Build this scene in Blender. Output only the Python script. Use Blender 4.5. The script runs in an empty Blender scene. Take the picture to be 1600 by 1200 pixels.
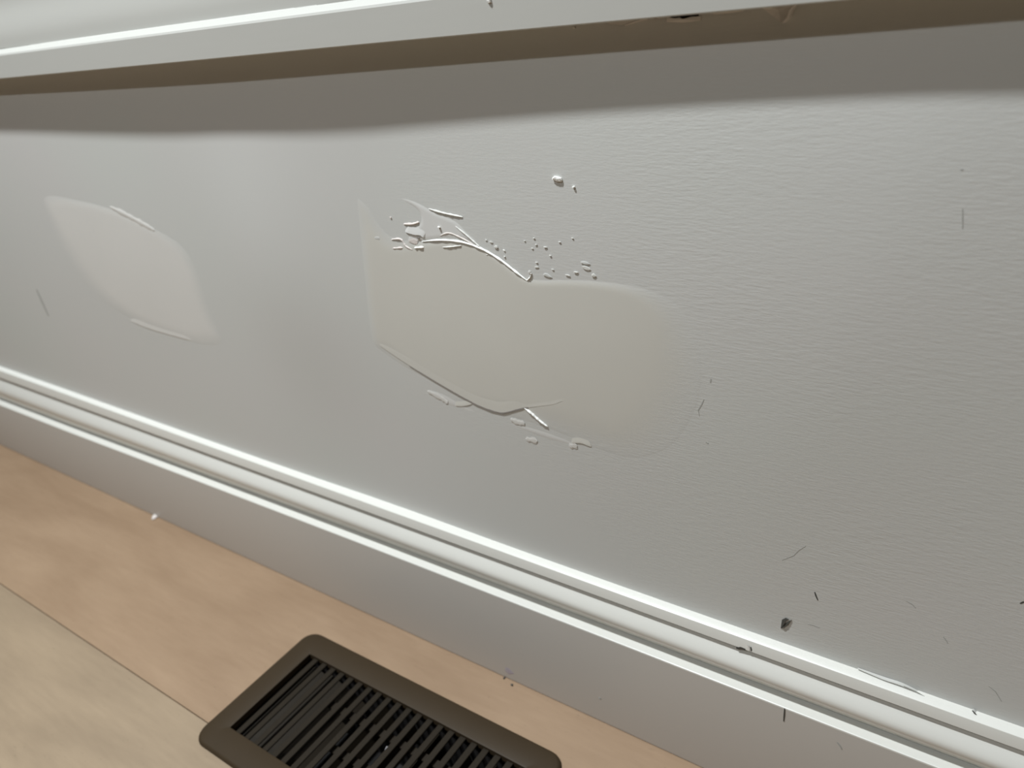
import bpy, bmesh, math, random
import numpy as np
from mathutils import Matrix, Vector

random.seed(7)
rng = np.random.default_rng(7)
scene = bpy.context.scene
col = scene.collection

# ------------------------------------------------------------------ camera
FPX = 1250.0
CAM = Vector((0.0, -0.38082, 0.54924))
RIGHT = Vector((0.81389, 0.56566, -0.13271)).normalized()
FWD = Vector((-0.55593, 0.69177, -0.46087)).normalized()
UP = RIGHT.cross(FWD).normalized()
cd = bpy.data.cameras.new('camera')
cam = bpy.data.objects.new('camera', cd)
col.objects.link(cam)
cam.matrix_world = Matrix((
    (RIGHT.x, UP.x, -FWD.x, CAM.x),
    (RIGHT.y, UP.y, -FWD.y, CAM.y),
    (RIGHT.z, UP.z, -FWD.z, CAM.z),
    (0, 0, 0, 1)))
cd.sensor_width = 36.0
cd.lens = FPX / 1600.0 * 36.0
cd.clip_start = 0.01
cd.dof.use_dof = True
cd.dof.focus_distance = 0.47
cd.dof.aperture_fstop = 8.5
scene.camera = cam

# ------------------------------------------------------------------ world, lamps, exposure
world = bpy.data.worlds.new('world')
scene.world = world
world.use_nodes = True
bg = world.node_tree.nodes['Background']
bg.inputs['Color'].default_value = (1.0, 0.93, 0.85, 1)
bg.inputs['Strength'].default_value = 0.004


def downlight(name, loc, power, size, color):
    ld = bpy.data.lights.new(name, 'AREA')
    ld.shape = 'DISK'
    ld.size = size
    ld.energy = power
    ld.color = color
    o = bpy.data.objects.new(name, ld)
    col.objects.link(o)
    o.location = loc
    return o


downlight('ceiling_downlight', (-0.72, -0.500, 1.90), 39.0, 0.10, (0.945, 1.0, 1.03))
downlight('ceiling_downlight', (-0.40, -1.50, 1.90), 14.0, 0.10, (0.955, 1.0, 1.03))
vs = scene.view_settings
vs.view_transform = 'Standard'
vs.look = 'None'
vs.gamma = 1.0
vs.use_curve_mapping = False
vs.exposure = 0.0


# ------------------------------------------------------------------ helpers
def tag(o, label=None, cat=None, group=None, kind=None):
    if label: o['label'] = label
    if cat: o['category'] = cat
    if group: o['group'] = group
    if kind: o['kind'] = kind
    return o


def link(name, me, mat=None, parent=None):
    o = bpy.data.objects.new(name, me)
    col.objects.link(o)
    if mat is not None and len(me.materials) == 0:
        me.materials.append(mat)
    if parent is not None:
        o.parent = parent
    return o


def empty(name, loc):
    o = bpy.data.objects.new(name, None)
    o.empty_display_size = 0.02
    o.location = loc
    col.objects.link(o)
    return o


def mesh(name, verts, faces, smooth=False):
    me = bpy.data.meshes.new(name)
    me.from_pydata([tuple(v) for v in verts], [], faces)
    me.update()
    if smooth:
        for p in me.polygons:
            p.use_smooth = True
    return me


def add_box(V, F, x0, x1, y0, y1, z0, z1):
    b = len(V)
    V += [(x0, y0, z0), (x1, y0, z0), (x1, y1, z0), (x0, y1, z0),
          (x0, y0, z1), (x1, y0, z1), (x1, y1, z1), (x0, y1, z1)]
    F += [(b, b+3, b+2, b+1), (b+4, b+5, b+6, b+7), (b, b+1, b+5, b+4),
          (b+1, b+2, b+6, b+5), (b+2, b+3, b+7, b+6), (b+3, b, b+4, b+7)]


def wp(px, py, Y=0.0):
    """point of the photograph laid on the upright plane y = Y -> (x, z) on it"""
    d = FWD + RIGHT * ((px - 800) / FPX) - UP * ((py - 600) / FPX)
    p = CAM + d * ((Y - CAM.y) / d.y)
    if Y == 0.0:                      # follow the unevenness of the wall face
        for _ in range(4):
            p = CAM + d * ((-float(bulge(p.x, p.z)) - CAM.y) / d.y)
    return p.x, p.z


def fp(px, py, Z=0.0):
    d = FWD + RIGHT * ((px - 800) / FPX) - UP * ((py - 600) / FPX)
    t = (Z - CAM.z) / d.z
    p = CAM + d * t
    return p.x, p.y


# ------------------------------------------------------------------ materials
def new_mat(name):
    m = bpy.data.materials.new(name)
    m.use_nodes = True
    nt = m.node_tree
    return m, nt, nt.nodes['Principled BSDF']


def N(nt, typ, **kw):
    n = nt.nodes.new(typ)
    for k, v in kw.items():
        if k in n.inputs:
            n.inputs[k].default_value = v
        else:
            setattr(n, k, v)
    return n


def coords(nt, scale):
    tc = N(nt, 'ShaderNodeTexCoord')
    mp = N(nt, 'ShaderNodeMapping')
    mp.inputs['Scale'].default_value = scale
    nt.links.new(tc.outputs['Object'], mp.inputs['Vector'])
    return mp.outputs['Vector']


def rgba(c):
    return (c[0], c[1], c[2], 1.0)


WALL = (0.585, 0.585, 0.565)


def wall_material(name, coat_color=None, rough=0.55):
    m, nt, b = new_mat(name)
    b.inputs['Roughness'].default_value = rough
    # very slight tint drift of the paint
    n1 = N(nt, 'ShaderNodeTexNoise', Scale=1.0, Detail=2.0)
    nt.links.new(coords(nt, (5, 5, 7)), n1.inputs['Vector'])
    mx = N(nt, 'ShaderNodeMix', data_type='RGBA')
    mx.inputs[6].default_value = rgba((WALL[0]*1.02, WALL[1]*0.985, WALL[2]*0.99))
    mx.inputs[7].default_value = rgba((WALL[0]*0.98, WALL[1]*1.01, WALL[2]*0.985))
    nt.links.new(n1.outputs['Fac'], mx.inputs[0])
    base = mx.outputs[2]
    # roller nap: fine streaks lying along the wall
    n2 = N(nt, 'ShaderNodeTexNoise', Scale=1.0, Detail=3.0, Roughness=0.6)
    nt.links.new(coords(nt, (150, 150, 760)), n2.inputs['Vector'])
    n3 = N(nt, 'ShaderNodeTexNoise', Scale=1.0, Detail=1.0)
    nt.links.new(coords(nt, (9, 9, 9)), n3.inputs['Vector'])
    # nap is heavier where the paint was never skimmed (right of the repair)
    tc = N(nt, 'ShaderNodeTexCoord')
    sx = N(nt, 'ShaderNodeSeparateXYZ')
    nt.links.new(tc.outputs['Object'], sx.inputs[0])
    mr = N(nt, 'ShaderNodeMapRange')
    mr.inputs['From Min'].default_value = -0.50
    mr.inputs['From Max'].default_value = -0.16
    mr.inputs['To Min'].default_value = 0.03
    mr.inputs['To Max'].default_value = 0.45
    nt.links.new(sx.outputs['X'], mr.inputs['Value'])
    mm = N(nt, 'ShaderNodeMath', operation='MULTIPLY')
    nt.links.new(mr.outputs[0], mm.inputs[0])
    nt.links.new(n3.outputs['Fac'], mm.inputs[1])
    strength = mm.outputs[0]
    if coat_color is not None:
        at = N(nt, 'ShaderNodeAttribute', attribute_name='coat')
        n4 = N(nt, 'ShaderNodeTexNoise', Scale=1.0, Detail=3.0)
        nt.links.new(coords(nt, (14, 14, 14)), n4.inputs['Vector'])
        m4 = N(nt, 'ShaderNodeMix', data_type='RGBA')
        m4.inputs[6].default_value = rgba([c*0.975 for c in coat_color])
        m4.inputs[7].default_value = rgba([c*1.025 for c in coat_color])
        nt.links.new(n4.outputs['Fac'], m4.inputs[0])
        m5 = N(nt, 'ShaderNodeMix', data_type='RGBA')
        nt.links.new(at.outputs['Fac'], m5.inputs[0])
        nt.links.new(base, m5.inputs[6])
        nt.links.new(m4.outputs[2], m5.inputs[7])
        base = m5.outputs[2]
        inv = N(nt, 'ShaderNodeMath', operation='SUBTRACT')
        inv.inputs[0].default_value = 1.0
        nt.links.new(at.outputs['Fac'], inv.inputs[1])
        m6 = N(nt, 'ShaderNodeMath', operation='MULTIPLY')
        nt.links.new(strength, m6.inputs[0])
        nt.links.new(inv.outputs[0], m6.inputs[1])
        strength = m6.outputs[0]
    nt.links.new(base, b.inputs['Base Color'])
    bp = N(nt, 'ShaderNodeBump')
    bp.inputs['Distance'].default_value = 0.0006
    nt.links.new(strength, bp.inputs['Strength'])
    nt.links.new(n2.outputs['Fac'], bp.inputs['Height'])
    nt.links.new(bp.outputs['Normal'], b.inputs['Normal'])
    return m


def paint(name, color, rough=0.4, var=0.02, bump=0.0, scale=(30, 30, 30), metallic=0.0):
    m, nt, b = new_mat(name)
    b.inputs['Roughness'].default_value = rough
    b.inputs['Metallic'].default_value = metallic
    n = N(nt, 'ShaderNodeTexNoise', Scale=1.0, Detail=3.0)
    nt.links.new(coords(nt, scale), n.inputs['Vector'])
    mx = N(nt, 'ShaderNodeMix', data_type='RGBA')
    mx.inputs[6].default_value = rgba([c*(1-var) for c in color])
    mx.inputs[7].default_value = rgba([min(1, c*(1+var)) for c in color])
    nt.links.new(n.outputs['Fac'], mx.inputs[0])
    nt.links.new(mx.outputs[2], b.inputs['Base Color'])
    if bump:
        bp = N(nt, 'ShaderNodeBump')
        bp.inputs['Strength'].default_value = bump
        bp.inputs['Distance'].default_value = 0.0005
        nt.links.new(n.outputs['Fac'], bp.inputs['Height'])
        nt.links.new(bp.outputs['Normal'], b.inputs['Normal'])
    return m


def wood(name, c_light, c_dark, off):
    m, nt, b = new_mat(name)
    b.inputs['Roughness'].default_value = 0.5
    tc = N(nt, 'ShaderNodeTexCoord')

    def mapped(scale):
        mp = N(nt, 'ShaderNodeMapping')
        mp.inputs['Scale'].default_value = scale
        mp.inputs['Location'].default_value = (off, off*1.7, 0)
        nt.links.new(tc.outputs['Object'], mp.inputs['Vector'])
        return mp.outputs['Vector']
    big = N(nt, 'ShaderNodeTexNoise', Scale=1.0, Detail=3.0, Distortion=0.6)
    nt.links.new(mapped((4, 15, 4)), big.inputs['Vector'])
    fine = N(nt, 'ShaderNodeTexNoise', Scale=1.0, Detail=6.0, Roughness=0.65)
    nt.links.new(mapped((26, 190, 20)), fine.inputs['Vector'])
    ad = N(nt, 'ShaderNodeMix', data_type='FLOAT')
    ad.inputs[0].default_value = 0.3
    nt.links.new(big.outputs['Fac'], ad.inputs[2])
    nt.links.new(fine.outputs['Fac'], ad.inputs[3])
    cr = N(nt, 'ShaderNodeValToRGB')
    cr.color_ramp.elements[0].position = 0.36
    cr.color_ramp.elements[0].color = rgba(c_dark)
    cr.color_ramp.elements[1].position = 0.62
    cr.color_ramp.elements[1].color = rgba(c_light)
    nt.links.new(ad.outputs[0], cr.inputs['Fac'])
    # pores and small flecks
    pore = N(nt, 'ShaderNodeTexNoise', Scale=1.0, Detail=4.0, Roughness=0.7)
    nt.links.new(mapped((90, 330, 60)), pore.inputs['Vector'])
    pr = N(nt, 'ShaderNodeMapRange')
    pr.inputs['From Min'].default_value = 0.27
    pr.inputs['From Max'].default_value = 0.38
    pr.inputs['To Min'].default_value = 0.80
    pr.inputs['To Max'].default_value = 1.0
    nt.links.new(pore.outputs['Fac'], pr.inputs['Value'])
    mu = N(nt, 'ShaderNodeMix', data_type='RGBA', blend_type='MULTIPLY')
    mu.inputs[0].default_value = 1.0
    nt.links.new(cr.outputs['Color'], mu.inputs[6])
    nt.links.new(pr.outputs[0], mu.inputs[7])
    nt.links.new(mu.outputs[2], b.inputs['Base Color'])
    bp = N(nt, 'ShaderNodeBump')
    bp.inputs['Strength'].default_value = 0.15
    bp.inputs['Distance'].default_value = 0.0004
    nt.links.new(fine.outputs['Fac'], bp.inputs['Height'])
    nt.links.new(bp.outputs['Normal'], b.inputs['Normal'])
    return m


M = {}
M['wall'] = wall_material('grey_wall_paint')
M['mud'] = wall_material('joint_compound', (0.605, 0.588, 0.535), 0.6)
M['mud_pale'] = wall_material('pale_joint_compound', (0.665, 0.65, 0.615), 0.6)
M['skim'] = wall_material('thin_skim_coat', (0.655, 0.645, 0.62), 0.6)
M['trim'] = paint('white_trim_paint', (0.53, 0.525, 0.49), 0.4, 0.01, 0.05, (20, 200, 200))
M['cap'] = paint('white_cap_paint', (0.71, 0.70, 0.65), 0.35, 0.01, 0.05, (20, 200, 200))
M['board'] = paint('grey_board_paint', (0.52, 0.49, 0.45), 0.45, 0.02, 0.0, (6, 6, 6))
M['white'] = paint('white_plaster', (0.86, 0.85, 0.81), 0.7, 0.04, 0.3, (900, 900, 900))
M['plaster'] = paint('grey_plaster', (0.66, 0.65, 0.61), 0.7, 0.05, 0.3, (700, 700, 700))
M['pinkish'] = paint('exposed_paper', (0.70, 0.64, 0.60), 0.8, 0.04, 0.2, (500, 500, 500))
M['paper'] = paint('torn_drywall_paper', (0.78, 0.74, 0.70), 0.8, 0.06, 0.2, (300, 300, 300))
M['core'] = paint('dark_gap_lining', (0.05, 0.035, 0.025), 0.9, 0.2)
M['scuff'] = paint('dark_scuff', (0.06, 0.058, 0.05), 0.7, 0.3, 0.0, (500, 500, 500))
M['faint'] = paint('faint_scuff', (0.40, 0.40, 0.375), 0.7, 0.1, 0.0, (500, 500, 500))
M['dark_shade'] = paint('painted_shade', (0.26, 0.235, 0.215), 0.8, 0.1)  # dark colour painting shade under the crease and in the gouge
M['crumb'] = paint('brown_core_crumb', (0.22, 0.12, 0.07), 0.9, 0.2)
M['stain'] = paint('violet_grey_stain', (0.40, 0.36, 0.40), 0.5, 0.05)
M['metal'] = paint('dark_bronze_enamel', (0.041, 0.0275, 0.0145), 0.5, 0.06, 0.05, (40, 40, 40))
M['slat'] = paint('dark_bronze_slat', (0.018, 0.0130, 0.0075), 0.6, 0.1, 0.05, (60, 60, 60))
for k_ in ('metal', 'slat'):
    M[k_].node_tree.nodes['Principled BSDF'].inputs['Specular IOR Level'].default_value = 0.2
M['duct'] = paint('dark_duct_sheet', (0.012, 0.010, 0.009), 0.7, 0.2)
M['grey_clip'] = paint('grey_clip', (0.25, 0.24, 0.25), 0.4, 0.05)
M['sub'] = paint('subfloor', (0.22, 0.16, 0.10), 0.8, 0.1)
M['wood1'] = wood('warm_pale_oak', (0.338, 0.231, 0.147), (0.268, 0.176, 0.107), 3.1)
M['wood2'] = wood('greyed_pale_oak', (0.338, 0.253, 0.168), (0.262, 0.194, 0.128), 8.3)
M['wood3'] = wood('pale_oak', (0.32, 0.235, 0.155), (0.262, 0.185, 0.117), 14.9)


# ------------------------------------------------------------------ the wall
def gauss(x, z, x0, z0, sx, sz):
    return np.exp(-((x-x0)/sx)**2 - ((z-z0)/sz)**2)


def sstep(a, b, t):
    t = np.clip((t-a)/(b-a), 0, 1)
    return t*t*(3-2*t)


def bulge(x, z):
    """how far the uneven, filled wall stands proud of its plane (metres)"""
    x = np.asarray(x, float); z = np.asarray(z, float)
    h = 0.0012*gauss(x, z, -0.34, 0.33, 0.11, 0.10)
    h = h + 0.0009*gauss(x, z, -0.74, 0.34, 0.12, 0.08)
    # the board bows out right of the repair, crest at about 0.42 m
    pr = sstep(0.13, 0.43, z)*(1-0.6*sstep(0.44, 0.60, z))
    u = x-(-0.075-0.29*(0.41-z))
    h = h + 0.0115*sstep(-0.34, 0.01, u)*(1-0.35*sstep(-0.01, 0.16, u))*pr
    # shallow hollow between the two repairs
    h = h + 0.0040*gauss(x, z, -0.53, 0.36, 0.065, 0.10) - 0.0018*gauss(x, z, -0.46, 0.20, 0.10, 0.10)
    return h


xs = np.unique(np.concatenate([np.linspace(-3.2, -1.5, 18), np.arange(-1.5, 0.301, 0.006), np.linspace(0.3, 1.6, 14)]))
zs = np.unique(np.concatenate([np.arange(0.0, 0.6, 0.006), np.linspace(0.6, 2.6, 12)]))
# the broken gap under the trim
hx0, hz0 = wp(1046, 31)
hx1, _ = wp(1092, 18)
xs = np.unique(np.concatenate([xs[(np.abs(xs-hx0) > 0.002) & (np.abs(xs-hx1) > 0.002)], [hx0, hx1]]))
zs = np.unique(np.concatenate([zs[(np.abs(zs-hz0) > 0.002) & (np.abs(zs-0.519) > 0.002)], [hz0, 0.519]]))
XX, ZZ = np.meshgrid(xs, zs)
YY = -bulge(XX, ZZ)
nx, nz = len(xs), len(zs)
V = np.stack([XX.ravel(), YY.ravel(), ZZ.ravel()], 1)
F = []
for j in range(nz-1):
    for i in range(nx-1):
        xc = (xs[i]+xs[i+1])/2; zc = (zs[j]+zs[j+1])/2
        if hx0 < xc < hx1 and hz0 < zc < 0.519:
            continue
        a = j*nx+i
        F.append((a, a+1, a+nx+1, a+nx))
wall = link('wall_back', mesh('wall_back', V, F, True), M['wall'])
tag(wall, 'pale grey painted wall with plaster repairs between trim and baseboard', kind='structure')
v, f = [], []
add_box(v, f, hx0-0.01, hx1+0.01, 0.0, 0.03, hz0-0.01, 0.53)
gap = link('gap_lining', mesh('gap_lining', v, f), M['core'], wall)
tag(gap, 'dark gap broken open under the white trim')


# ------------------------------------------------------------------ floor
v, f = [], []
VX0, VX1 = -0.5548, -0.2604            # register outline
VY0, VY1 = -0.1977, -0.0577
MG = 0.0236
HX0, HX1, HY0, HY1 = VX0+MG-0.004, VX1-MG+0.004, VY0+MG-0.004, VY1-MG+0.004
# subfloor as a slab with the duct opening
add_box(v, f, -3.2, HX0, -3.2, 0.02, -0.05, -0.016)
add_box(v, f, HX1, 1.6, -3.2, 0.02, -0.05, -0.016)
add_box(v, f, HX0, HX1, HY1, 0.02, -0.05, -0.016)
add_box(v, f, HX0, HX1, -3.2, HY0, -0.05, -0.016)
floor = link('floor', mesh('floor', v, f), M['sub'])
tag(floor, 'pale oak plank floor laid along the wall', kind='structure')


def bevel_mesh(me, w, seg=1):
    bm = bmesh.new(); bm.from_mesh(me)
    bmesh.ops.bevel(bm, geom=[e for e in bm.edges if e.calc_face_angle(0) > 0.5], offset=w, segments=seg, affect='EDGES', profile=0.5)
    bm.to_mesh(me); bm.free()
    return me


SEAM = -0.1792
rows = [(-0.002, SEAM)]
y = SEAM
while y > -3.1:
    rows.append((y-0.0005, y-0.19)); y -= 0.19
wm = [M['wood1'], M['wood2'], M['wood3']]
for r, (ya, yb) in enumerate(rows):
    cuts = [-3.2, 1.6]
    if r == 0: cuts = [-3.2, -1.75, 0.35, 1.6]
    elif r == 1: cuts = [-3.2, -1.35, 0.75, 1.6]
    else:
        s = random.uniform(-2.6, -1.2); cuts = [-3.2, s, s+1.9, 1.6]
    for k in range(len(cuts)-1):
        a, b_ = cuts[k]+0.0006, cuts[k+1]-0.0006
        if b_ - a < 0.05: continue
        if r == 0 and k == 1:
            # this board is notched for the register duct
            pts_o = [(a, yb), (b_, yb), (b_, ya), (a, ya)]
            pts_i = [(HX0, HY0), (HX1, HY0), (HX1, HY1), (HX0, HY1)]
            v = [(p[0], p[1], 0) for p in pts_o] + [(p[0], p[1], 0) for p in pts_i]
            v += [(p[0], p[1], -0.015) for p in pts_o] + [(p[0], p[1], -0.015) for p in pts_i]
            f = []
            for i in range(4):
                j = (i+1) % 4
                f.append((i, j, 4+j, 4+i))
                f.append((8+i, 12+i, 12+j, 8+j))
                f.append((i, 8+i, 8+j, j))
                f.append((4+i, 4+j, 12+j, 12+i))
            me = mesh('plank', v, f)
        else:
            v, f = [], []
            add_box(v, f, a, b_, yb, ya, -0.015, 0.0)
            me = mesh('plank', v, f)
            if r < 4: bevel_mesh(me, 0.0008, 2)
        link('plank', me, wm[0] if r == 0 else wm[1] if r == 1 else wm[(r+k) % 3], floor)


# ------------------------------------------------------------------ baseboard (board + cap moulding swept along the wall)
def sweep(name, prof_at, xlist, mat, parent=None, smooth_angle=35):
    V, F = [], []
    n = None
    for x in xlist:
        p = prof_at(x)
        n = len(p)
        V += [(x, q[0], q[1]) for q in p]
    for i in range(len(xlist)-1):
        for k in range(n-1):
            a = i*n+k
            F.append((a, a+1, a+n+1, a+n))
    F.append(tuple(range(n)))
    F.append(tuple(reversed(range((len(xlist)-1)*n, len(xlist)*n))))
    me = mesh(name, V, F, True)
    bm = bmesh.new(); bm.from_mesh(me)
    bmesh.ops.recalc_face_normals(bm, faces=bm.faces)
    for e in bm.edges:
        if len(e.link_faces) == 2 and e.calc_face_angle(0) > math.radians(smooth_angle):
            e.smooth = False
    bm.to_mesh(me); bm.free()
    return link(name, me, mat, parent)


def ztop(x):   # cap runs very slightly out of level
    return float(np.interp(x, [-1.3, -1.03, -0.76, -0.22, 0.1], [0.1495, 0.1478, 0.1452, 0.1415, 0.1400]))


def zled(x):
    return float(np.interp(x, [-1.3, -1.05, -0.77, -0.5, -0.21, 0.1], [0.0885, 0.0898, 0.0938, 0.0970, 0.0990, 0.1000]))


def cap_prof(x):
    t, l = ztop(x), zled(x)
    s = (t-l)/0.0425
    p = [(0.004, t+0.0008), (-0.0010, t+0.0008), (-0.0056, t-0.0003), (-0.0064, t-0.0008)]
    p += [(-0.0066, t-0.0014), (-0.0076, t-0.0092*s), (-0.0073, t-0.0096*s), (0.0010, t-0.0097*s), (0.0010, t-0.0124*s), (-0.0052, t-0.0130*s)]
    # ogee: leans out, then rolls far under above the ledge
    og = [(0.0, -0.0060), (0.08, -0.0076), (0.16, -0.0090), (0.24, -0.0102), (0.31, -0.0111), (0.38, -0.0115), (0.45, -0.0115), (0.52, -0.0111), (0.60, -0.0103), (0.70, -0.0088), (0.80, -0.0070), (0.90, -0.0051), (1.0, -0.0035)]
    for u, yv in og:
        p.append((yv, t-0.0146*s-(t-0.0146*s-l-0.0016)*u))
    p += [(-0.0034, l+0.0012), (-0.0134, l+0.0004), (-0.0139, l+0.0001), (-0.0140, l-0.0004), (-0.0140, l-0.0012), (0.004, l-0.0012)]
    return p


xl = [-3.2] + list(np.arange(-1.5, 0.31, 0.03)) + [1.6]
base = empty('baseboard_back', (0, 0, 0))
tag(base, 'white baseboard with stepped cap moulding above grey board', kind='structure')
cap = sweep('cap_moulding', cap_prof, xl, M['cap'], base, 20)
tag(cap, 'white stepped cap moulding on the baseboard')


def board_prof(x):
    l = zled(x)-0.0012
    return [(0.004, l), (-0.0139, l), (-0.0140, l-0.001), (-0.0140, 0.003), (-0.0137, 0.0008), (0.004, 0.0008)]


board = sweep('board', board_prof, xl, M['board'], base)
tag(board, 'flat grey lower board of the baseboard')

# ------------------------------------------------------------------ upper trim
OX = [-3.2, -1.3, -0.888, -0.665, -0.503, -0.38, -0.283, -0.1436, -0.0466, 0.3, 1.6]
OV = [0.0165, 0.0165, 0.01795, 0.0198, 0.0200, 0.0190, 0.0176, 0.0154, 0.0141, 0.0125, 0.0125]
_fx = np.linspace(-1.5, 0.4, 400)
_fo = np.interp(_fx, OX, OV)
_k = np.ones(41)/41
_fo = np.convolve(np.pad(_fo, 20, mode='edge'), _k, 'valid')


def over(x):
    return float(np.interp(x, _fx, _fo)+bulge(x, 0.49))


def trim_prof(x):
    o = over(x)
    b, t = 0.5193, 0.5388
    p = [(0.004, b+0.0004), (-o+0.0006, b), (-o, b+0.0006), (-o, t-0.0008), (-o+0.0006, t+0.0006), (-o+0.0048, t+0.0040), (-o+0.0056, t+0.0042)]
    y0 = -0.0095
    for k in range(15):
        u = k/14
        e = min(1.0, max(0.0, (u-0.12)/0.7))
        p.append((-0.0135+0.0034*e*e*(3-2*e), t+0.0046+0.046*u))
    p += [(-0.006, t+0.053), (-0.003, t+0.0535), (0.004, t+0.0535)]
    return p


trim = sweep('trim_1', trim_prof, [-3.2] + list(np.arange(-1.5, 0.31, 0.02)) + [1.6], M['trim'], None, 16)
tag(trim, 'long white horizontal trim across the top of the wall', kind='structure')


# ------------------------------------------------------------------ repairs on the wall
def catmull(pts, n=6, closed=True):
    P = np.array(pts, float); out = []
    m = len(P)
    for i in range(m if closed else m-1):
        if closed:
            p0, p1, p2, p3 = P[(i-1) % m], P[i], P[(i+1) % m], P[(i+2) % m]
        else:
            p0, p1, p2, p3 = P[max(i-1, 0)], P[i], P[i+1], P[min(i+2, m-1)]
        for k in range(n):
            t = k/n
            out.append(0.5*((2*p1)+(-p0+p2)*t+(2*p0-5*p1+4*p2-p3)*t*t+(-p0+3*p1-3*p2+p3)*t**3))
    if not closed: out.append(P[-1])
    return np.array(out)


def sdist(px, pz, poly):
    """signed distance (inside positive) and nearest-edge index"""
    A = poly; B = np.roll(poly, -1, 0)
    best = np.full(px.shape, 1e9); idx = np.zeros(px.shape, int)
    inside = np.zeros(px.shape, bool)
    for i in range(len(A)):
        ax, az = A[i]; bx, bz = B[i]
        dx, dz = bx-ax, bz-az
        L = dx*dx+dz*dz+1e-15
        t = np.clip(((px-ax)*dx+(pz-az)*dz)/L, 0, 1)
        d = np.hypot(px-ax-t*dx, pz-az-t*dz)
        m = d < best
        best[m] = d[m]; idx[m] = i
        c = ((az > pz) != (bz > pz)) & (px < (bx-ax)*(pz-az)/(bz-az+1e-15)+ax)
        inside ^= c
    return np.where(inside, best, -best), idx


def patch(name, outline_px, feathers, step, height, mat, label, grain=0.0, lift=0.00005):
    """a skim of compound lying on the wall; each outline point has its own feather width (m)"""
    sm = 5
    pts = np.array([wp(*p) for p in outline_px])
    poly = catmull(pts, sm)
    fw = catmull(np.array(feathers, float)[:, None].repeat(2, 1), sm)[:, 0].clip(0.0012)
    pad = 0.004
    gx = np.arange(poly[:, 0].min()-pad, poly[:, 0].max()+pad, step)
    gz = np.arange(poly[:, 1].min()-pad, poly[:, 1].max()+pad, step)
    X, Z = np.meshgrid(gx, gz)
    d, idx = sdist(X, Z, poly)
    w = fw[idx]
    # smooth the feather width field a little
    for _ in range(12):
        w = (w+np.roll(w, 1, 0)+np.roll(w, -1, 0)+np.roll(w, 1, 1)+np.roll(w, -1, 1))/5
    c = sstep(0, 1, d/w)
    h = -0.00025+(0.00025+lift*0.5)*sstep(-step, 2.5*step, d)+height*c
    if grain:
        h = h+grain*c*(np.sin(X*95+Z*40)+np.sin(Z*130-X*35))*0.5
    Y = -bulge(X, Z)-h
    keep = d > -step*1.6
    ids = -np.ones(X.shape, int)
    ny, nx_ = X.shape
    quad = keep[:-1, :-1] & keep[1:, :-1] & keep[:-1, 1:] & keep[1:, 1:]
    used = np.zeros(X.shape, bool)
    used[:-1, :-1] |= quad; used[1:, :-1] |= quad; used[:-1, 1:] |= quad; used[1:, 1:] |= quad
    ids[used] = np.arange(used.sum())
    Vv = np.stack([X[used], Y[used], Z[used]], 1)
    jj, ii = np.nonzero(quad)
    Ff = np.stack([ids[jj, ii], ids[jj, ii+1], ids[jj+1, ii+1], ids[jj+1, ii]], 1).tolist()
    me = mesh(name, Vv, Ff, True)
    at = me.attributes.new('coat', 'FLOAT', 'POINT')
    at.data.foreach_set('value', c[used].astype(np.float32))
    o = link(name, me, mat, wall)
    tag(o, label)
    return o, poly


big_out = [(554, 306), (560, 372), (566, 430), (572, 490), (580, 536), (600, 556), (640, 582), (690, 606), (740, 634), (785, 652),
           (850, 672), (920, 702), (985, 722), (1050, 706), (1092, 650), (1106, 585), (1094, 520), (1062, 470), (1012, 446),
           (955, 437), (890, 434), (828, 434), (800, 417), (770, 394), (735, 376), (700, 370), (655, 372), (615, 366), (594, 346), (576, 318)]
big_fe = [.016, .012, .012, .012, .014, .018, .014, .010, .012, .018,
          .024, .030, .034, .040, .040, .036, .034, .026, .012,
          .006, .004, .003, .003, .003, .003, .004, .008, .016, .020, .020]
big, big_poly = patch('plaster_patch', big_out, big_fe, 0.0020, 0.0004, M['mud'],
                      'large cream plaster patch in the middle of the wall', 0.00002)
left_out = [(66, 303), (120, 308), (180, 325), (240, 352), (285, 380), (312, 425), (332, 485), (352, 538), (320, 545), (262, 528),
            (205, 503), (155, 470), (112, 420), (80, 358)]
left_fe = [.016, .010, .008, .012, .020, .022, .026, .022, .020, .018, .022, .036, .042, .034]
leftp, left_poly = patch('plaster_patch', left_out, left_fe, 0.0030, 0.0003, M['mud_pale'],
                         'small pale plaster patch shaped like a leaf on the left wall', 0.0)
skim_out = [(612, 307), (632, 308), (655, 316), (680, 330), (712, 344), (735, 366), (762, 385), (735, 378), (700, 374), (664, 378),
            (636, 384), (640, 362), (656, 346), (648, 326)]
skim_fe = [.003]*14
skim, skim_poly = patch('torn_skim', skim_out, skim_fe, 0.0012, 0.00025, M['skim'],
                        'torn grey skim layer above the large patch', 0.0, 0.0001)
low_out = [(664, 606), (690, 612), (730, 634), (780, 654), (840, 668), (900, 690), (965, 715), (925, 705), (860, 690), (800, 668), (740, 648), (690, 630)]
low_fe = [.004]*12
low, low_poly = patch('plaster_smear', low_out, low_fe, 0.0015, 0.0001, M['skim'],
                      'thin plaster smear below the large patch', 0.0, 0.00005)


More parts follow.
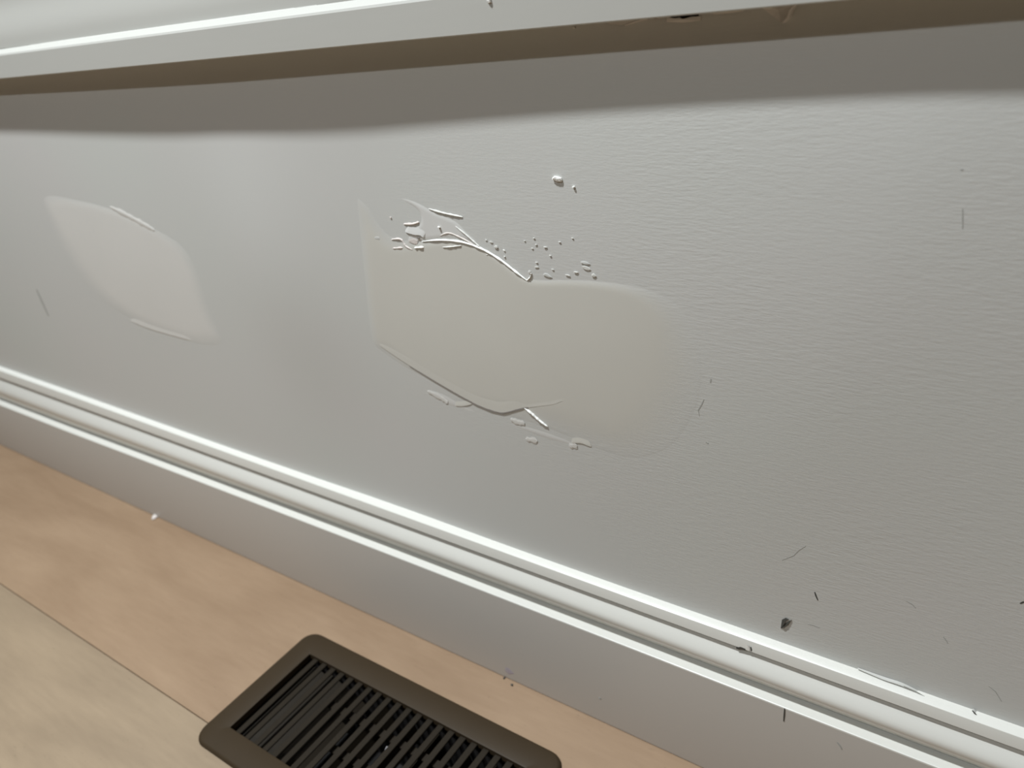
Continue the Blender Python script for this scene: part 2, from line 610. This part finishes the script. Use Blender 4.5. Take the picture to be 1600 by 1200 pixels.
def ridge(name, pts_px, w_up, w_dn, h, mat, parent, label=None, taper=True, base=0.0003, ramp=False):
    """a low raised edge running over the wall: rises over w_up above the line, drops over w_dn below it"""
    P = catmull(np.array([wp(*p) for p in pts_px]), 5, False)
    n = len(P); V, F = [], []
    T = np.gradient(P, axis=0)
    T /= np.linalg.norm(T, axis=1)[:, None]+1e-12
    nrm = np.stack([-T[:, 1], T[:, 0]], 1)
    nrm[nrm[:, 1] < 0] *= -1            # upward side
    s = np.linspace(0, 1, n)
    for i in range(n):
        k = 1.0
        if taper: k = min(1.0, 0.25+5*s[i], 0.25+5*(1-s[i]))
        k *= 1+(0.0 if ramp else 1.0)*(0.2*math.sin(i*2.3)+0.1*math.sin(i*5.1))
        rows_ = [(w_up*k, -base*0.5), (w_up*0.35*k, h*(0.62 if ramp else 0.75)*k), (0.0, h*k), (-w_dn*0.5*k, h*0.6*k), (-w_dn*k, -base*0.5)]
        for off, hh in rows_:
            q = P[i]+nrm[i]*off
            yv = -float(bulge(q[0], q[1]))-base-hh
            V.append((q[0], yv, q[1]))
    for i in range(n-1):
        for k in range(4):
            a = i*5+k
            F.append((a, a+5, a+6, a+1))
    F.append((0, 1, 2, 3, 4)); F.append(tuple(reversed(range((n-1)*5, n*5))))
    me = mesh(name, V, F, False)
    bm = bmesh.new(); bm.from_mesh(me)
    bmesh.ops.recalc_face_normals(bm, faces=bm.faces)
    bm.to_mesh(me); bm.free()
    at = me.attributes.new('coat', 'FLOAT', 'POINT')
    at.data.foreach_set('value', [1.0]*len(me.vertices))
    o = link(name, me, mat, parent)
    if label: tag(o, label)
    return o


mm_ = 0.001
BT = 0.0004
ridge('ridge', [(660, 377), (690, 375), (722, 378), (752, 388), (780, 404), (806, 424), (824, 438)], 0.8*mm_, 0.6*mm_, 0.8*mm_, M['white'], big,
      'bright raised plaster ridge along the patch top', base=BT)
ridge('ridge', [(824, 438), (829, 433), (831, 426)], 0.6*mm_, 0.5*mm_, 0.6*mm_, M['white'], big, base=BT)
ridge('ridge', [(712, 353), (728, 366), (744, 380), (752, 388)], 0.6*mm_, 0.5*mm_, 0.5*mm_, M['plaster'], big, base=BT)
ridge('ridge', [(670, 326), (690, 332), (708, 336), (723, 339)], 0.8*mm_, 0.6*mm_, 0.6*mm_, M['plaster'], big, base=BT*.7)
ridge('ridge', [(688, 368), (702, 364), (720, 371), (740, 382)], 0.7*mm_, 0.6*mm_, 0.4*mm_, M['pinkish'], big, base=BT*.8)
ridge('ridge', [(692, 386), (708, 385), (722, 383)], 0.6*mm_, 0.6*mm_, 0.7*mm_, M['plaster'], big, base=BT*1.1)
ridge('ridge', [(612, 374), (627, 374), (634, 384), (645, 390)], 0.9*mm_, 0.7*mm_, 0.45*mm_, M['pinkish'], big, base=BT)
ridge('ridge', [(614, 388), (630, 387)], 0.9*mm_, 0.7*mm_, 0.4*mm_, M['pinkish'], big, base=BT)
ridge('ridge', [(648, 387), (663, 386)], 0.9*mm_, 0.9*mm_, 0.9*mm_, M['white'], big, base=BT)
ridge('ridge', [(631, 350), (645, 350), (655, 347)], 1.0*mm_, 0.9*mm_, 0.6*mm_, M['pinkish'], big, base=BT*.6)
# crease along the lower edge of the patch: proud above, undercut below
ridge('crease', [(594, 540), (630, 564), (676, 592), (712, 613), (745, 631), (768, 640), (786, 644), (812, 638), (832, 633)], 16*mm_, 0.15*mm_, 0.24*mm_, M['mud'], big,
      'thin dark crease along the lower patch edge', base=0.0003, ramp=True)
ridge('crease', [(820, 637), (845, 634), (866, 631), (884, 624)], 6*mm_, 0.15*mm_, 0.2*mm_, M['mud'], big, base=0.0003, ramp=True)
ridge('crease', [(712, 634), (726, 634), (738, 631)], 4*mm_, 0.15*mm_, 0.2*mm_, M['mud'], big, base=0.0002, ramp=True)
ridge('crease', [(894, 692), (908, 692), (924, 698)], 4*mm_, 0.2*mm_, 0.25*mm_, M['mud'], big, base=0.0002, ramp=True)
ridge('ridge', [(820, 637), (832, 646), (843, 656), (856, 666)], 0.9*mm_, 0.6*mm_, 0.9*mm_, M['white'], big, 'white broken sliver at the lower patch edge', base=0.0005)
for a in ([(668, 611), (690, 622), (700, 630)], [(798, 655), (810, 660), (820, 661)], [(822, 686), (840, 689)], [(890, 697), (902, 696)]):
    ridge('ridge', a, 2.6*mm_, 2.4*mm_, 0.03*mm_, M['mud_pale'], big, base=0.0004)
# soft crease lines across the patch face
ridge('ridge', [(632, 449), (655, 464), (676, 477), (700, 478)], 4*mm_, 4*mm_, 0.04*mm_, M['mud'], big, base=0.0004)
ridge('ridge', [(728, 462), (756, 467), (780, 481), (800, 502)], 4*mm_, 4*mm_, 0.03*mm_, M['mud'], big, base=0.0004)
# (see painted crease shade below)
# raised lip on the leaf-shaped patch
ridge('ridge', [(172, 323), (200, 337), (224, 350), (242, 360)], 3.0*mm_, 3.5*mm_, 0.4*mm_, M['mud_pale'], leftp, base=0.0002)
ridge('crease', [(205, 502), (236, 514), (270, 524), (300, 532)], 8*mm_, 1.0*mm_, 0.25*mm_, M['mud_pale'], leftp, base=0.0001, ramp=True)


def lump_mesh(w, hgt, d, seed, n=8):
    """irregular flat-backed flake, w wide, hgt tall, d proud of the wall"""
    r = random.Random(seed)
    ring = [(math.cos(2*math.pi*k/n)*r.uniform(.6, 1.15), math.sin(2*math.pi*k/n)*r.uniform(.75, 1.1)) for k in range(n)]
    V, F = [], []
    for sc, yy in ((0.86, 0.0), (1.0, -0.45), (0.72, -0.9)):
        V += [(a*w/2*sc, yy*d*r.uniform(.85, 1.1), b*hgt/2*sc) for a, b in ring]
    V.append((0, -d, 0))
    for l in range(2):
        for k in range(n):
            F.append((l*n+k, (l+1)*n+k, (l+1)*n+(k+1) % n, l*n+(k+1) % n))
    for k in range(n):
        F.append((2*n+k, 3*n, 2*n+(k+1) % n))
    F.append(tuple(range(n)))
    me = mesh('flake', V, F, False)
    bm = bmesh.new(); bm.from_mesh(me)
    bmesh.ops.recalc_face_normals(bm, faces=bm.faces)
    bm.to_mesh(me); bm.free()
    return me


def flake(name, px, py, w, h, d, seed, mat, parent=None, rot=0.0, proud=0.0, tilt=0.0, label=None, cat=None, group=None):
    x, z = wp(px, py)
    o = link(name, lump_mesh(w, h, d, seed), mat, parent)
    o.location = (x, -float(bulge(x, z))-proud, z)
    o.rotation_euler = (tilt, rot, 0)
    tag(o, label, cat, group)
    return o


# loose crumbs that stick to the wall above the patch
flake('plaster_crumb', 872, 279, 0.0088, 0.0036, 0.0017, 3, M['white'], None, 0.22, 0.0, 0.0, 'larger white plaster crumb stuck to bare wall above the patch', 'crumb')
flake('plaster_crumb', 897, 292, 0.0018, 0.0014, 0.0012, 5, M['white'], None, 0.2, 0.0, 0.0, 'tiny white crumb just below right of the larger crumb', 'crumb')
flake('plaster_crumb', 687, 354, 0.0022, 0.0012, 0.0012, 6, M['white'], None, 0.1, 0.0006, 0.0, 'tiny bright crumb on the torn skim layer left of the ridge', 'crumb')
# rough specks at the patch top, parts of the repair
sp = [(768, 378, 3.2, 1.6, 'plaster'), (776, 386, 3.6, 2.6, 'plaster'), (788, 391, 2.2, 1.2, 'white'), (760, 375, 2.6, 1.2, 'plaster'),
      (838, 382, 2.2, 1.4, 'plaster'), (832, 388, 2.4, 1.2, 'plaster'), (852, 386, 3.0, 1.0, 'plaster'), (860, 399, 2.4, 0.9, 'plaster'),
      (839, 410, 2.0, 1.2, 'plaster'), (839, 417, 4.6, 1.6, 'plaster'), (864, 421, 2.2, 1.2, 'plaster'), (835, 372, 1.8, 1.0, 'plaster'),
      (915, 411, 6.0, 2.6, 'skim'), (917, 419, 6.2, 3.0, 'plaster'), (900, 425, 3.4, 1.4, 'plaster'), (888, 430, 4.4, 1.2, 'plaster'), (928, 430, 3.4, 2.6, 'plaster'),
      (611, 340, 2.0, 1.8, 'pinkish'), (590, 372, 6.0, 3.0, 'skim'), (789, 401, 1.6, 1.2, 'plaster'), (762, 398, 2.0, 1.0, 'plaster'),
      (828, 425, 2.6, 3.0, 'plaster'), (855, 430, 7.0, 2.6, 'skim'), (820, 376, 1.6, .8, 'plaster'), (875, 378, 2.0, .8, 'plaster'), (895, 372, 1.8, .7, 'plaster')]
for i, (px, py, w, h, mt) in enumerate(sp):
    flake('plaster_speck', px, py, w*mm_, h*mm_, (0.28+0.3*random.random())*mm_, 40+i, M[mt], big, random.uniform(-.1, .35), 0.0002)
# gouge with painted shade for its recess
gx, gz = wp(652, 377)
flake('gouge', 648, 377, 0.0100, 0.0042, 0.00025, 91, M['pinkish'], big, 0.0, 0.0003, label='pinkish gouge at the upper left of the patch')
ridge('gouge_lip', [(634, 362), (648, 366), (658, 367), (664, 372)], 5*mm_, 0.3*mm_, 0.8*mm_, M['skim'], big, base=0.0003, ramp=True)


flake('gouge', 655, 371, 0.0036, 0.0013, 0.0002, 92, M['dark_shade'], big, -0.15, 0.0007)  # flat dark flake, paints the shade inside the hollow


# scuffs and scratches on the paint
def mark(name, pts_px, w, mat, Y=0.0, parent=None, label=None, follow=True, thick=0.00008):
    P = np.array([wp(p[0], p[1], Y) for p in pts_px])
    n = len(P); V, F = [], []
    T = np.gradient(P, axis=0); T /= np.linalg.norm(T, axis=1)[:, None]
    for i in range(n):
        k = 0.35+0.65*math.sin(math.pi*(i+0.5)/n)
        nv = np.array([-T[i, 1], T[i, 0]])*w*0.5*k
        yb = Y-(float(bulge(P[i, 0], P[i, 1])) if follow else 0)
        for s in (-1, 1):
            q = P[i]+nv*s
            V.append((q[0], yb+0.0001, q[1])); V.append((q[0], yb-thick, q[1]))
    for i in range(n-1):
        a = i*4
        F += [(a+1, a+3, a+7, a+5), (a, a+1, a+5, a+4), (a+2, a+6, a+7, a+3)]
    me = mesh(name, V, F)
    bm = bmesh.new(); bm.from_mesh(me); bmesh.ops.recalc_face_normals(bm, faces=bm.faces); bm.to_mesh(me); bm.free()
    o = link(name, me, mat, parent)
    if label: tag(o, label)
    return o


mark('crease_shade', [(640, 571), (676, 593), (712, 614), (745, 632), (768, 641.5), (786, 645.5), (812, 639.5), (826, 636)], 0.0011, M['dark_shade'], parent=big, label='fine dark line painted as shade under the patch crease', thick=0.00062)  # shade below the raised crease edge, painted as a dark line
mark('scuff_mark', [(1273, 925), (1275, 931), (1278, 938)], 0.0010, M['scuff'], parent=wall)
mark('scuff_mark', [(1262, 975), (1271, 977), (1281, 981)], 0.0007, M['faint'], parent=wall)
mark('scuff_mark', [(1222, 875), (1240, 868), (1248, 860), (1259, 853)], 0.0005, M['faint'], parent=wall)
mark('scuff_mark', [(1416, 939), (1424, 943), (1431, 950)], 0.0006, M['faint'], parent=wall)
mark('scuff_mark', [(1474, 995), (1478, 1000), (1481, 1005)], 0.0006, M['faint'], parent=wall)
mark('scuff_mark', [(1594, 943), (1598, 941), (1603, 940)], 0.0010, M['scuff'], parent=wall)
mark('scuff_mark', [(1504, 326), (1504, 340), (1504, 357)], 0.0006, M['faint'], parent=wall)
mark('scuff_mark', [(1501, 265), (1505, 265.5)], 0.0008, M['faint'], parent=wall)
mark('scuff_mark', [(1100, 624), (1096, 633), (1091, 641), (1093, 650)], 0.0007, M['faint'], parent=wall)
mark('scuff_mark', [(1111, 592), (1110, 598)], 0.0009, M['faint'], parent=wall)
mark('scuff_mark', [(1103, 691), (1107, 693)], 0.0009, M['faint'], parent=wall)
mark('scuff_mark', [(1578, 1120-50), (1545, 1072), (1555, 1080), (1565, 1096)][1:], 0.0006, M['faint'], parent=wall)
mark('scuff_mark', [(57, 452), (66, 472), (76, 494)], 0.0050, M['faint'], parent=wall, label='soft grey scuff left of the leaf-shaped patch')
mark('scuff_mark', [(853, 490), (857, 495), (860, 500)], 0.0018, M['faint'], Y=-0.0016, parent=big, follow=False)
mark('scuff_mark', [(881, 473), (889, 471), (895, 472)], 0.0008, M['faint'], Y=-0.0016, parent=big, follow=False)
mark('scuff_mark', [(705, 446), (710, 445)], 0.0018, M['faint'], Y=-0.0016, parent=big, follow=False)
mark('scuff_mark', [(888, 485), (894, 485)], 0.0008, M['faint'], Y=-0.0016, parent=big, follow=False)

# the black nick: a dark flake with two lifted wings
nick = empty('black_nick', (wp(1227, 973)[0], 0, wp(1227, 973)[1]))
tag(nick, 'small black winged nick on the wall just above the baseboard', 'nick')


def wing(name, pts_px, mat, lift, parent):
    """thin lifted sliver given by an outline; hinged on the first point"""
    P = [wp(*p) for p in pts_px]
    o0 = parent.location
    V = [(p[0]-o0.x, -float(bulge(*p))-0.0002-lift*k/(len(P)-1)-o0.y, p[1]-o0.z) for k, p in enumerate(P)]
    n = len(V)
    V += [(a, b+0.0005, c) for a, b, c in V]
    F = [tuple(range(n)), tuple(reversed(range(n, 2*n)))]
    for k in range(n):
        F.append((k, n+k, n+(k+1) % n, (k+1) % n))
    me = mesh(name, V, F)
    bm = bmesh.new(); bm.from_mesh(me); bmesh.ops.recalc_face_normals(bm, faces=bm.faces); bm.to_mesh(me); bm.free()
    return link(name, me, mat, parent)


wing('wing', [(1220, 981), (1222, 968), (1228, 965), (1233, 967), (1228, 969), (1226, 974)], M['scuff'], 0.0010, nick)
wing('wing', [(1220, 981.5), (1227, 974), (1237, 968), (1232, 975), (1225, 980)], M['scuff'], 0.0008, nick)
mark('hair', [(1225, 983), (1228, 985), (1233, 983)], 0.0004, M['faint'], parent=wall)

# baseboard damage
YB = -0.0142
mark('scuff_mark', [(1226, 1107), (1225.5, 1116), (1224.5, 1127)], 0.0010, M['scuff'], YB, base, 'short upright black tick on the grey board', False)
mark('scuff_mark', [(1308, 1160), (1312, 1165), (1315, 1170)], 0.0010, M['faint'], YB, base, None, False)
mark('scuff_mark', [(936, 1091), (939, 1091.5)], 0.0014, M['faint'], YB, base, None, False)
YN = -0.0072
mark('nick', [(1151, 1012.5), (1158, 1012), (1165, 1014.5)], 0.0020, M['scuff'], YN, base, 'dark chipped nick in the cap moulding', False, 0.0004)
mark('nick', [(1173, 1010.5), (1174, 1014), (1174, 1017)], 0.0010, M['scuff'], YN, base, None, False, 0.0004)
mark('nick', [(1169, 1008), (1170, 1013), (1170, 1016)], 0.0016, M['white'], YN, base, None, False, 0.0006)


# cracked caulk lifting off the top of the cap at the right
def caulk(pts_px, w, h, mat, label=None, dark=False):
    P = catmull(np.array([wp(p[0], p[1], -0.001) for p in pts_px]), 4, False)
    n = len(P); V, F = [], []
    for i in range(n):
        k = min(1, 0.3+4*i/(n-1), 0.3+4*(1-i/(n-1)))
        x, z = P[i]
        V += [(x, -0.0002, z+w*k), (x, -0.0006-h*k, z+w*0.4*k), (x, -0.0006-h*k, z-w*0.3*k), (x, -0.0002, z-w*k)]
    for i in range(n-1):
        for q in range(3):
            a = i*4+q
            F.append((a, a+4, a+5, a+1))
    F += [(0, 1, 2, 3), tuple(reversed(range((n-1)*4, n*4)))]
    me = mesh('caulk_strip', V, F)
    bm = bmesh.new(); bm.from_mesh(me); bmesh.ops.recalc_face_normals(bm, faces=bm.faces); bm.to_mesh(me); bm.free()
    o = link('caulk_strip', me, mat, base)
    if label: tag(o, label)
    return o


caulk([(1340, 1045), (1380, 1060), (1410, 1070), (1440, 1085), (1458, 1093), (1480, 1104), (1508, 1111)], 0.0008, 0.0016, M['trim'], 'cracked caulk lifting from the cap moulding')
caulk([(1520, 1109), (1529, 1118), (1538, 1127)], 0.0008, 0.0018, M['trim'])
caulk([(1566, 1139), (1578, 1134), (1592, 1142), (1612, 1150)], 0.0008, 0.0016, M['trim'])
mark('crack', [(1412, 1072), (1430, 1080), (1447, 1090), (1462, 1099), (1478, 1107)], 0.0008, M['faint'], -0.0024, base, None, False)
mark('crack', [(1519, 1110), (1527, 1119), (1536, 1127)], 0.0008, M['scuff'], -0.0026, base, None, False)
mark('crack', [(1580, 1140), (1592, 1146), (1604, 1153)], 0.0007, M['faint'], -0.0024, base, None, False)

# stain and grit where the board meets the floor
sx_, sz_ = wp(795, 1049, -0.0141)
o = link('stain_spot', lump_mesh(0.011, 0.008, 0.0003, 77, 14), M['stain'], base)
o.location = (sx_, -0.0139, sz_)
tag(o, 'faint violet stain low on the grey board')


def grit(name, px, py, s, mat, label, seed, cat='grit'):
    x, y_ = fp(px, py)
    o = link(name, lump_mesh(s, s*0.7, s*(0.22 if s > 0.01 else 0.5), seed, 8), mat)
    o.rotation_euler = (math.radians(-90), 0, random.uniform(0, 3))
    o.location = (x, y_, 0.0)
    tag(o, label, cat)
    return o


grit('floor_grit', 800, 1071, 0.0030, M['scuff'], 'dark speck of grit on the plank beside the baseboard stain', 11)
grit('floor_grit', 788, 1060, 0.0028, M['scuff'], 'dark speck of grit in the corner at the foot of the baseboard', 12)
grit('plaster_crumb', 243, 808, 0.014, M['pinkish'], 'pale crumb lying on the floor against the far baseboard', 13, 'crumb')


# ------------------------------------------------------------------ torn paper and chips under and on the trim
def flap(pts_px, curl, label=None, mat=None):
    """paper flap hinged along its first two points at the wall, its tip curling outward"""
    P = [wp(*p) for p in pts_px]
    V = []
    top = max(p[1] for p in P); bot = min(p[1] for p in P)
    for p in P:
        t = (top-p[1])/(top-bot)
        V.append((p[0], -float(bulge(*p))-0.0006-curl*t*t, p[1]))
    n = len(V)
    cxv = (sum(a[0] for a in V)/n, sum(a[1] for a in V)/n-0.0006, sum(a[2] for a in V)/n)
    V2 = V+[cxv]
    m = len(V2)
    V3 = V2+[(a, b+0.0005, c) for a, b, c in V2]
    F = []
    for k in range(n):
        j = (k+1) % n
        F.append((k, j, n)); F.append((m+j, m+k, m+n)); F.append((k, m+k, m+j, j))
    me = mesh('paper_flap', V3, F)
    bm = bmesh.new(); bm.from_mesh(me); bmesh.ops.recalc_face_normals(bm, faces=bm.faces); bm.to_mesh(me); bm.free()
    o = link('paper_flap', me, mat or M['paper'], wall)
    if label: tag(o, label)
    return o


flap([(1180, 6), (1215, 2), (1255, -2), (1240, 10), (1234, 24), (1226, 33), (1210, 24), (1195, 14)], 0.004, 'triangular flap of torn paper hanging under the trim')
flap([(940, 30), (985, 22), (1012, 22), (1000, 30), (975, 38), (955, 37)], 0.002, 'torn paper edge left of the dark gap')
flap([(1043, 34), (1043, 27), (1052, 29), (1062, 27), (1070, 31), (1080, 26), (1096, 25), (1096, 32), (1070, 35)], 0.0006)
flap([(1012, 22), (1046, 20), (1050, 26), (1030, 28)], 0.0012)
flap([(1092, 18), (1140, 10), (1180, 6), (1160, 18), (1120, 22)], 0.0008)
mark('tear_line', [(978, 39), (1000, 32), (1014, 29)], 0.0008, M['paper'], parent=wall, thick=0.0012)
mark('tear_line', [(1228, 34), (1236, 26), (1240, 14), (1247, 6)], 0.0008, M['paper'], parent=wall, thick=0.0045)
flake('plaster_speck', 1028, 26, 0.006, 0.0016, 0.0008, 56, M['crumb'], wall)
flake('plaster_speck', 1040, 25, 0.0036, 0.0014, 0.0008, 57, M['crumb'], wall)
flake('plaster_speck', 898, 43, 0.0024, 0.0012, 0.001, 55, M['plaster'], wall)

x_, z_ = wp(765, 1, -over(-0.27))
o = link('paint_chip', lump_mesh(0.0036, 0.0030, 0.0012, 21), M['white'])
o.location = (x_, -over(x_)+0.0001, z_)
tag(o, 'white paint chip sticking out of the upper trim face', 'chip')

# ------------------------------------------------------------------ floor register
reg = empty('floor_register', ((VX0+VX1)/2, (VY0+VY1)/2, 0))
tag(reg, 'dark bronze metal floor register set into the plank beside the baseboard', 'floor vent')
RX, RY = reg.location.x, reg.location.y


def rrect(x0, x1, y0, y1, r, n=6):
    out = []
    for cx_, cy_, a0 in ((x1-r, y1-r, 0), (x0+r, y1-r, 90), (x0+r, y0+r, 180), (x1-r, y0+r, 270)):
        for k in range(n+1):
            a = math.radians(a0+90*k/n)
            out.append((cx_+r*math.cos(a), cy_+r*math.sin(a)))
    return out


def ring_plate():
    V, F = [], []
    n = 28
    ix0, ix1, iy0, iy1 = VX0+MG, VX1-MG, VY0+MG, VY1-MG

    def loop(x0, x1, y0, y1, r, z):
        V.extend([(p[0]-RX, p[1]-RY, z) for p in rrect(x0, x1, y0, y1, r)])
    e = 0.003
    loop(VX0, VX1, VY0, VY1, 0.014, 0.0002)
    loop(VX0+0.0002, VX1-0.0002, VY0+0.0002, VY1-0.0002, 0.014, 0.0020)
    loop(VX0+0.0012, VX1-0.0012, VY0+0.0012, VY1-0.0012, 0.0132, 0.0034)
    loop(VX0+e, VX1-e, VY0+e, VY1-e, 0.0118, 0.0040)
    loop(ix0-0.0012, ix1+0.0012, iy0-0.0012, iy1+0.0012, 0.0012, 0.0046)
    loop(ix0, ix1, iy0, iy1, 0.0006, 0.0040)
    loop(ix0, ix1, iy0, iy1, 0.0006, -0.002)
    for l in range(6):
        for k in range(n):
            F.append((l*n+k, l*n+(k+1) % n, (l+1)*n+(k+1) % n, (l+1)*n+k))
    me = mesh('face_plate', V, F, True)
    bm = bmesh.new(); bm.from_mesh(me)
    for ed in bm.edges:
        if len(ed.link_faces) == 2 and ed.calc_face_angle(0) > math.radians(40): ed.smooth = False
    bm.to_mesh(me); bm.free()
    return me


link('face_plate', ring_plate(), M['metal'], reg)
ix0, ix1, iy0, iy1 = VX0+MG, VX1-MG, VY0+MG, VY1-MG
# duct box below
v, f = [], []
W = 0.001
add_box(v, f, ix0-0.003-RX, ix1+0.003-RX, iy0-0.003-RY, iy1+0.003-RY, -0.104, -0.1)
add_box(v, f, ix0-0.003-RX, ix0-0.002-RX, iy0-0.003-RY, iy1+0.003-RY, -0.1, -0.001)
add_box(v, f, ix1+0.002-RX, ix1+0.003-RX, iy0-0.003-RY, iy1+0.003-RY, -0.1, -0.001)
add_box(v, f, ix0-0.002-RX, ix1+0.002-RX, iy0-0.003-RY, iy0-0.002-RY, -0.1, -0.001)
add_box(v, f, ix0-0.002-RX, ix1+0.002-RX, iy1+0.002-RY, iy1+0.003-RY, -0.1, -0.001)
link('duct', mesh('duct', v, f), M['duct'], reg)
# slats, each its own part sharing one mesh
NS = 21
pitch = (ix1-ix0)/NS
sw = pitch*0.50
v, f = [], []
hl = (iy1-iy0)/2
add_box(v, f, -sw/2, sw/2, -hl, hl, -0.0008, 0.0008)
slat_me = bevel_mesh(mesh('slat', v, f), 0.0003, 1)
slat_me.materials.append(M['slat'])
for k in range(NS):
    o = bpy.data.objects.new('slat', slat_me)
    col.objects.link(o); o.parent = reg
    o.location = (ix0+pitch*(k+0.5)+pitch*0.22-RX, 0, 0.0008)
    o.rotation_euler = (0, math.radians(-4), 0)
# stiffening bars under the slats
for yy, x0b in ((iy0+(iy1-iy0)*0.70, ix0+0.05), (iy0+(iy1-iy0)*0.36, ix0+0.09)):
    v, f = [], []
    add_box(v, f, x0b-RX, ix1-RX, yy-0.0035-RY, yy+0.0035-RY, -0.0050, -0.0032)
    link('stiffening_bar', bevel_mesh(mesh('stiffening_bar', v, f), 0.0004), M['slat'], reg)
# damper blades, half closed at the left
v, f = [], []
add_box(v, f, -0.011, 0.011, -hl+0.002, hl-0.002, -0.0005, 0.0005)
blade_me = mesh('damper_blade', v, f); blade_me.materials.append(M['slat'])
for k, (xx, ang) in enumerate(((0.016, 20), (0.038, 24), (0.060, 38), (0.100, 72), (0.130, 78), (0.160, 80), (0.190, 80), (0.220, 80))):
    o = bpy.data.objects.new('damper_blade', blade_me)
    col.objects.link(o); o.parent = reg
    o.location = (ix0+xx-RX, 0, -0.020 if ang > 30 else -0.012)
    o.rotation_euler = (0, math.radians(ang), 0)
cxp, cyp = fp(607, 1171, -0.004)
v, f = [], []
add_box(v, f, -0.0028, 0.0028, -0.0022, 0.0022, -0.0006, 0.0006)
o = link('clip', bevel_mesh(mesh('clip', v, f), 0.0003), M['grey_clip'], reg)
o.location = (cxp-RX, cyp-RY, -0.004); o.rotation_euler = (0.1, 0.1, 0.3)
tag(o, 'small grey clip between the slats')
